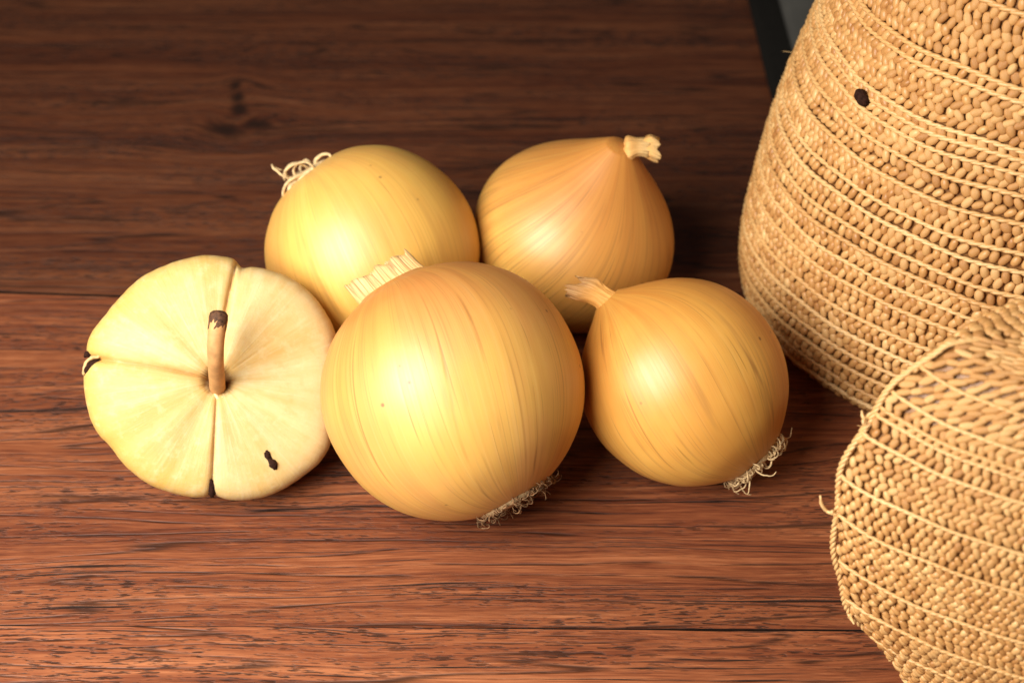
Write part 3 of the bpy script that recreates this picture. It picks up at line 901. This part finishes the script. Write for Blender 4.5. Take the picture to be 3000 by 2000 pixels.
    zc = wpos @ np.array(FWD); uu = 1176 + 3267 * wpos[:, 0] / zc; vv = 784 - 3267 * (wpos @ np.array(UP)) / zc
    inside = (uu < 2345) & (vv > 5) & (vv < 1560)
    score = np.where(inside & (facing > 0.35), np.clip(facing, 0, 1) * S[:, 0] * S[:, 1] / dist ** 2, -1)
    if not top_close:
        score = np.where((uu > 1980) & (vv > 720 + (2340 - uu) * 0.62), -1, score)
    pick = np.argsort(-score)[:300]
    rest = np.ones(len(cen), bool); rest[pick] = False
    W = cen[rest][:, None, :] + np.einsum('nij,vj->nvi', Rm[rest] * S[rest][:, None, :], TV)
    nb = rest.sum(); nv = len(TV)
    off = (np.arange(nb) * nv)[:, None, None]
    F = [(T4[None] + off).reshape(-1, 4), (T3[None] + off).reshape(-1, 3)]
    me = mesh_np('stitches', W.reshape(-1, 3), F)
    set_attr(me, 'tone', np.repeat(tone[rest], nv), 'FLOAT')
    o = link('stitches', me, STRAW, root); o['kind'] = 'stuff'
    # single stitches share eight meshes
    protos = []
    for k in range(8):
        v = TV * (1 + g.normal(size=TV.shape) * 0.03)
        pm = mesh_np('stitch', v, [T4, T3]); set_attr(pm, 'tone', np.full(nv, np.clip(0.12 + 0.1 * k, 0, 1)), 'FLOAT')
        pm.materials.append(STRAW); protos.append(pm)
    for q in pick:
        k = int(np.clip(round((tone[q] - 0.12) / 0.1), 0, 7))
        so = bpy.data.objects.new('stitch', protos[k]); COL.objects.link(so); so.parent = root
        Mx = Matrix(Rm[q] * S[q][None, :]).to_4x4(); Mx.translation = Vector(cen[q])
        so.matrix_local = Mx
    # raised cords: two-ply strands along a row
    for l in cord_ls:
        nt2 = 420
        t = np.arange(nt2 + 1) / nt2 * 2 * np.pi
        lw = np.clip(l + row_wave(t, l), 0, L)
        p = surf(t, lw)
        du = np.gradient(p, axis=0); dvv = surf(t, np.clip(lw + 1e-3, 0, L)) - surf(t, np.clip(lw - 1e-3, 0, L))
        nn = np.cross(du, dvv); nn /= np.linalg.norm(nn, axis=1)[:, None] + 1e-12
        dvv /= np.linalg.norm(dvv, axis=1)[:, None] + 1e-12
        rr = np.interp(l, arc, pz[:, 0])
        tw = t * (rr * 6.28 / (pitch * 2.4)) 
        strands = []
        for ph in (0, np.pi):
            q = p + nn * (pitch * 0.24) + (nn * np.cos(tw + ph)[:, None] + dvv * np.sin(tw + ph)[:, None]) * pitch * 0.10
            q[:, 2] = np.maximum(q[:, 2], pitch * 0.25)
            strands.append(tube(q, pitch * 0.215 * (1 + 0.15 * smooth_noise(nt2 + 1, 60, int(l * 1e6) % 1000)), 6))
        V, F = join_np(strands)
        me = mesh_np('cord', V, F)
        set_attr(me, 'tone', np.clip(0.55 + 0.3 * np.repeat(1, len(V)) * g.normal() * 0.5, 0, 1) * np.ones(len(V)), 'FLOAT')
        link('cord', me, STRAW_PALE, root)
    # fuzz: fine loose fibres
    fz = []
    idx = g.choice(len(cen), 260)
    for q in idx:
        d = Rm[q][:, 2] * g.uniform(0.3, 1) + g.normal(size=3) * 0.5; d /= np.linalg.norm(d)
        Lf = pitch * g.uniform(0.6, 1.5)
        p = cen[q]; b = g.normal(size=3) * 0.5
        fz.append(tube(catmull([p, p + d * Lf * 0.5, p + (d + b * 0.6) * Lf], 6), 0.00007, 3))
    V, F = join_np(fz)
    me = mesh_np('loose_fibres', V, F); set_attr(me, 'tone', np.full(len(V), 0.8), 'FLOAT')
    o = link('loose_fibres', me, STRAW_PALE, root); o['kind'] = 'stuff'
    return root, surf, arc, pz


BZ = [0, .006, .02, .04, .07, .1, .14, .18, .22, .25]
BR = [x / 1000 for x in (92.5, 97.6, 100.6, 101.2, 99.6, 95.6, 90.5, 85.8, 80.8, 77)]
big, bsurf, barc, bpz = basket('straw_basket', 'tall straw basket with sides narrowing upward, behind the smaller one', 'basket', 0.1805, 0.057, (0.1078, 0.0443), 0.839, BZ, BR, 0.0029,
       [0.006, 0.0112, 0.0177, 0.0232, 0.0300, 0.0370, 0.0464, 0.0530, 0.0593, 0.0647, 0.0722, 0.0777, 0.0860, 0.0940, 0.1000, 0.1040, 0.1066, 0.120, 0.1235, 0.143, 0.166, 0.19, 0.215], 5)
tv, tf = tube(catmull([(0.1050 - 0.1805 - 0.0030, 0.0290 - 0.057, 0.1046), (0.1064 - 0.1805 - 0.003, 0.0276 - 0.057 - 0.001, 0.1030), (0.1078 - 0.1805 - 0.003, 0.0262 - 0.057 - 0.001, 0.1016)], 8), [0.0006, 0.0016, 0.0019, 0.0018, 0.0019, 0.0017, 0.0013, 0.0006], 8)
link('dark_bead', mesh_np('dark_bead', tv, tf), DARK, big)  # small dark bead set among the stitches

SZ = [0, .0117, .0206, .0278, .0377, .0473, .0567, .0646, .071, .0773, .0847, .092, .0972, .1012, .1042, .1056, .106]
SR = [x / 1000 for x in (61.5, 69.6, 76.7, 81.6, 84.9, 87.0, 89.0, 89.6, 88.9, 87.0, 83.6, 79.2, 74.7, 70.3, 65.5, 50, 4)]
small, ssurf, sarc, spz = basket('straw_basket', 'smaller rounded straw basket in front, cut off by the lower right corner', 'basket', 0.172, -0.106, (0.0, 0.25), 0.38, SZ, SR, 0.0022,
       [0.002, 0.017, 0.0289, 0.0410, 0.0565, 0.0679, 0.0801, 0.0852, 0.0869, 0.0908, 0.0977], 9, long_above=0.0885, top_close=True, lens=True)
# braided cord along the fold at its left side
ll = np.linspace(0.01, sarc[-1] * 0.70, 260)
pe = ssurf(np.full(260, np.pi), ll)
tw = np.arange(260) * 0.55
strands = []
for ph in (0, 2.1, 4.2):
    q = pe + np.array([-0.0008, 0, 0]) + np.stack([np.cos(tw + ph) * 0.00045 + 0.0006 * np.sin(tw * 0.21) + 0.0005 * np.sin(tw * 0.083 + 1), np.sin(tw + ph) * 0.0005, 0 * tw], -1)
    q[:, 2] = np.maximum(q[:, 2], 0.0008)
    strands.append(tube(q, 0.00048, 6))
V, F = join_np(strands)
me = mesh_np('edge_cord', V, F); set_attr(me, 'tone', np.full(len(V), 0.7), 'FLOAT')
link('edge_cord', me, STRAW_PALE, small)


def stub(parent, surf, arc, pz, t, z, n, seed, L=0.004):
    """frayed straw ends sticking out of a cord"""
    g = np.random.default_rng(seed)
    l = np.interp(z, pz[:, 1], arc)
    p = surf(np.array([t]), np.array([l]))[0]
    out = np.array([-1.0, -0.1, 0.1])
    fz = []
    for _ in range(n):
        d = out + g.normal(size=3) * 0.35; d /= np.linalg.norm(d)
        b = g.normal(size=3) * 0.6
        LL = L * g.uniform(0.6, 1.2)
        fz.append(tube(catmull([p - out * 0.001, p + d * LL * 0.5, p + (d + b * 0.5) * LL, p + (d + b) * LL * 1.1], 9), [0.0004] * 4 + [0.0005] * 3 + [0.0003] * 2, 5))
    V, F = join_np(fz)
    me = mesh_np('frayed_end', V, F); set_attr(me, 'tone', np.full(len(V), 0.75), 'FLOAT')
    link('frayed_end', me, STRAW_PALE, parent)


stub(small, ssurf, sarc, spz, np.pi, 0.0555, 4, 3, 0.0038)
stub(small, ssurf, sarc, spz, np.pi, 0.023, 3, 4, 0.003)
stub(small, ssurf, sarc, spz, np.pi, 0.083, 3, 6, 0.0025)

# ------------------------------------------------------------------ grey cloth behind the tall basket
m = NT('dark_grey_cloth')
pos = m.n('ShaderNodeTexCoord').outputs['Object']
wv = m.noise(pos, 1500.0, 2.0, 0.5)
lf = m.noise(pos, 25.0, 3.0, 0.5)
GREY = m.out(Base_Color=m.ramp(lf, [(0.3, (0.055, 0.054, 0.05)), (0.7, (0.085, 0.083, 0.076))]), Roughness=0.9, Normal=m.bump(wv, 0.4, 0.0005), Specular_IOR_Level=0.2)
parts = []
for q, (x0, x1, y0, y1, z0, hh) in enumerate([(0.109, 0.330, 0.152, 0.420, 0.0003, 0.007), (0.121, 0.330, 0.160, 0.412, 0.0075, 0.010)]):
    k = 120
    a = np.arange(k) / k * 2 * np.pi
    e = 0.16
    ux = np.sign(np.cos(a)) * np.abs(np.cos(a)) ** e; uy = np.sign(np.sin(a)) * np.abs(np.sin(a)) ** e
    V = []
    for f, zz in ((0.97, 0.0), (1.0, 0.35), (1.0, 0.65), (0.975, 1.0), (0.8, 1.02), (0.4, 1.0)):
        wob = 1 + 0.006 * smooth_noise(k, 9, 80 + q)
        V.append(np.stack([(x0 + x1) / 2 + (x1 - x0) / 2 * ux * f * wob, (y0 + y1) / 2 + (y1 - y0) / 2 * uy * (1 - (1 - f) * 1.0) * wob, z0 + hh * zz + 0.0006 * np.sin(a * 7 + q) * (f < 0.99) * (zz > 0.9)], -1))
    V = np.concatenate(V + [np.array([[(x0 + x1) / 2, (y0 + y1) / 2, z0 + hh]])])
    ii = np.arange(k); jj = (ii + 1) % k
    parts.append((V, [grid_faces(6, k), np.stack([np.full(k, 6 * k), 5 * k + ii, 5 * k + jj], -1)]))
cl = link('folded_cloth', mesh_np('folded_cloth', *parts[1]), GREY)
link('lower_fold', mesh_np('lower_fold', *parts[0]), simple('black_cloth', (0.009, 0.008, 0.007), 0.95, 0.3, 900, 0.3, 0.1), cl)
tag(cl, 'dark grey cloth lying blurred on the table behind the tall straw basket', 'cloth')
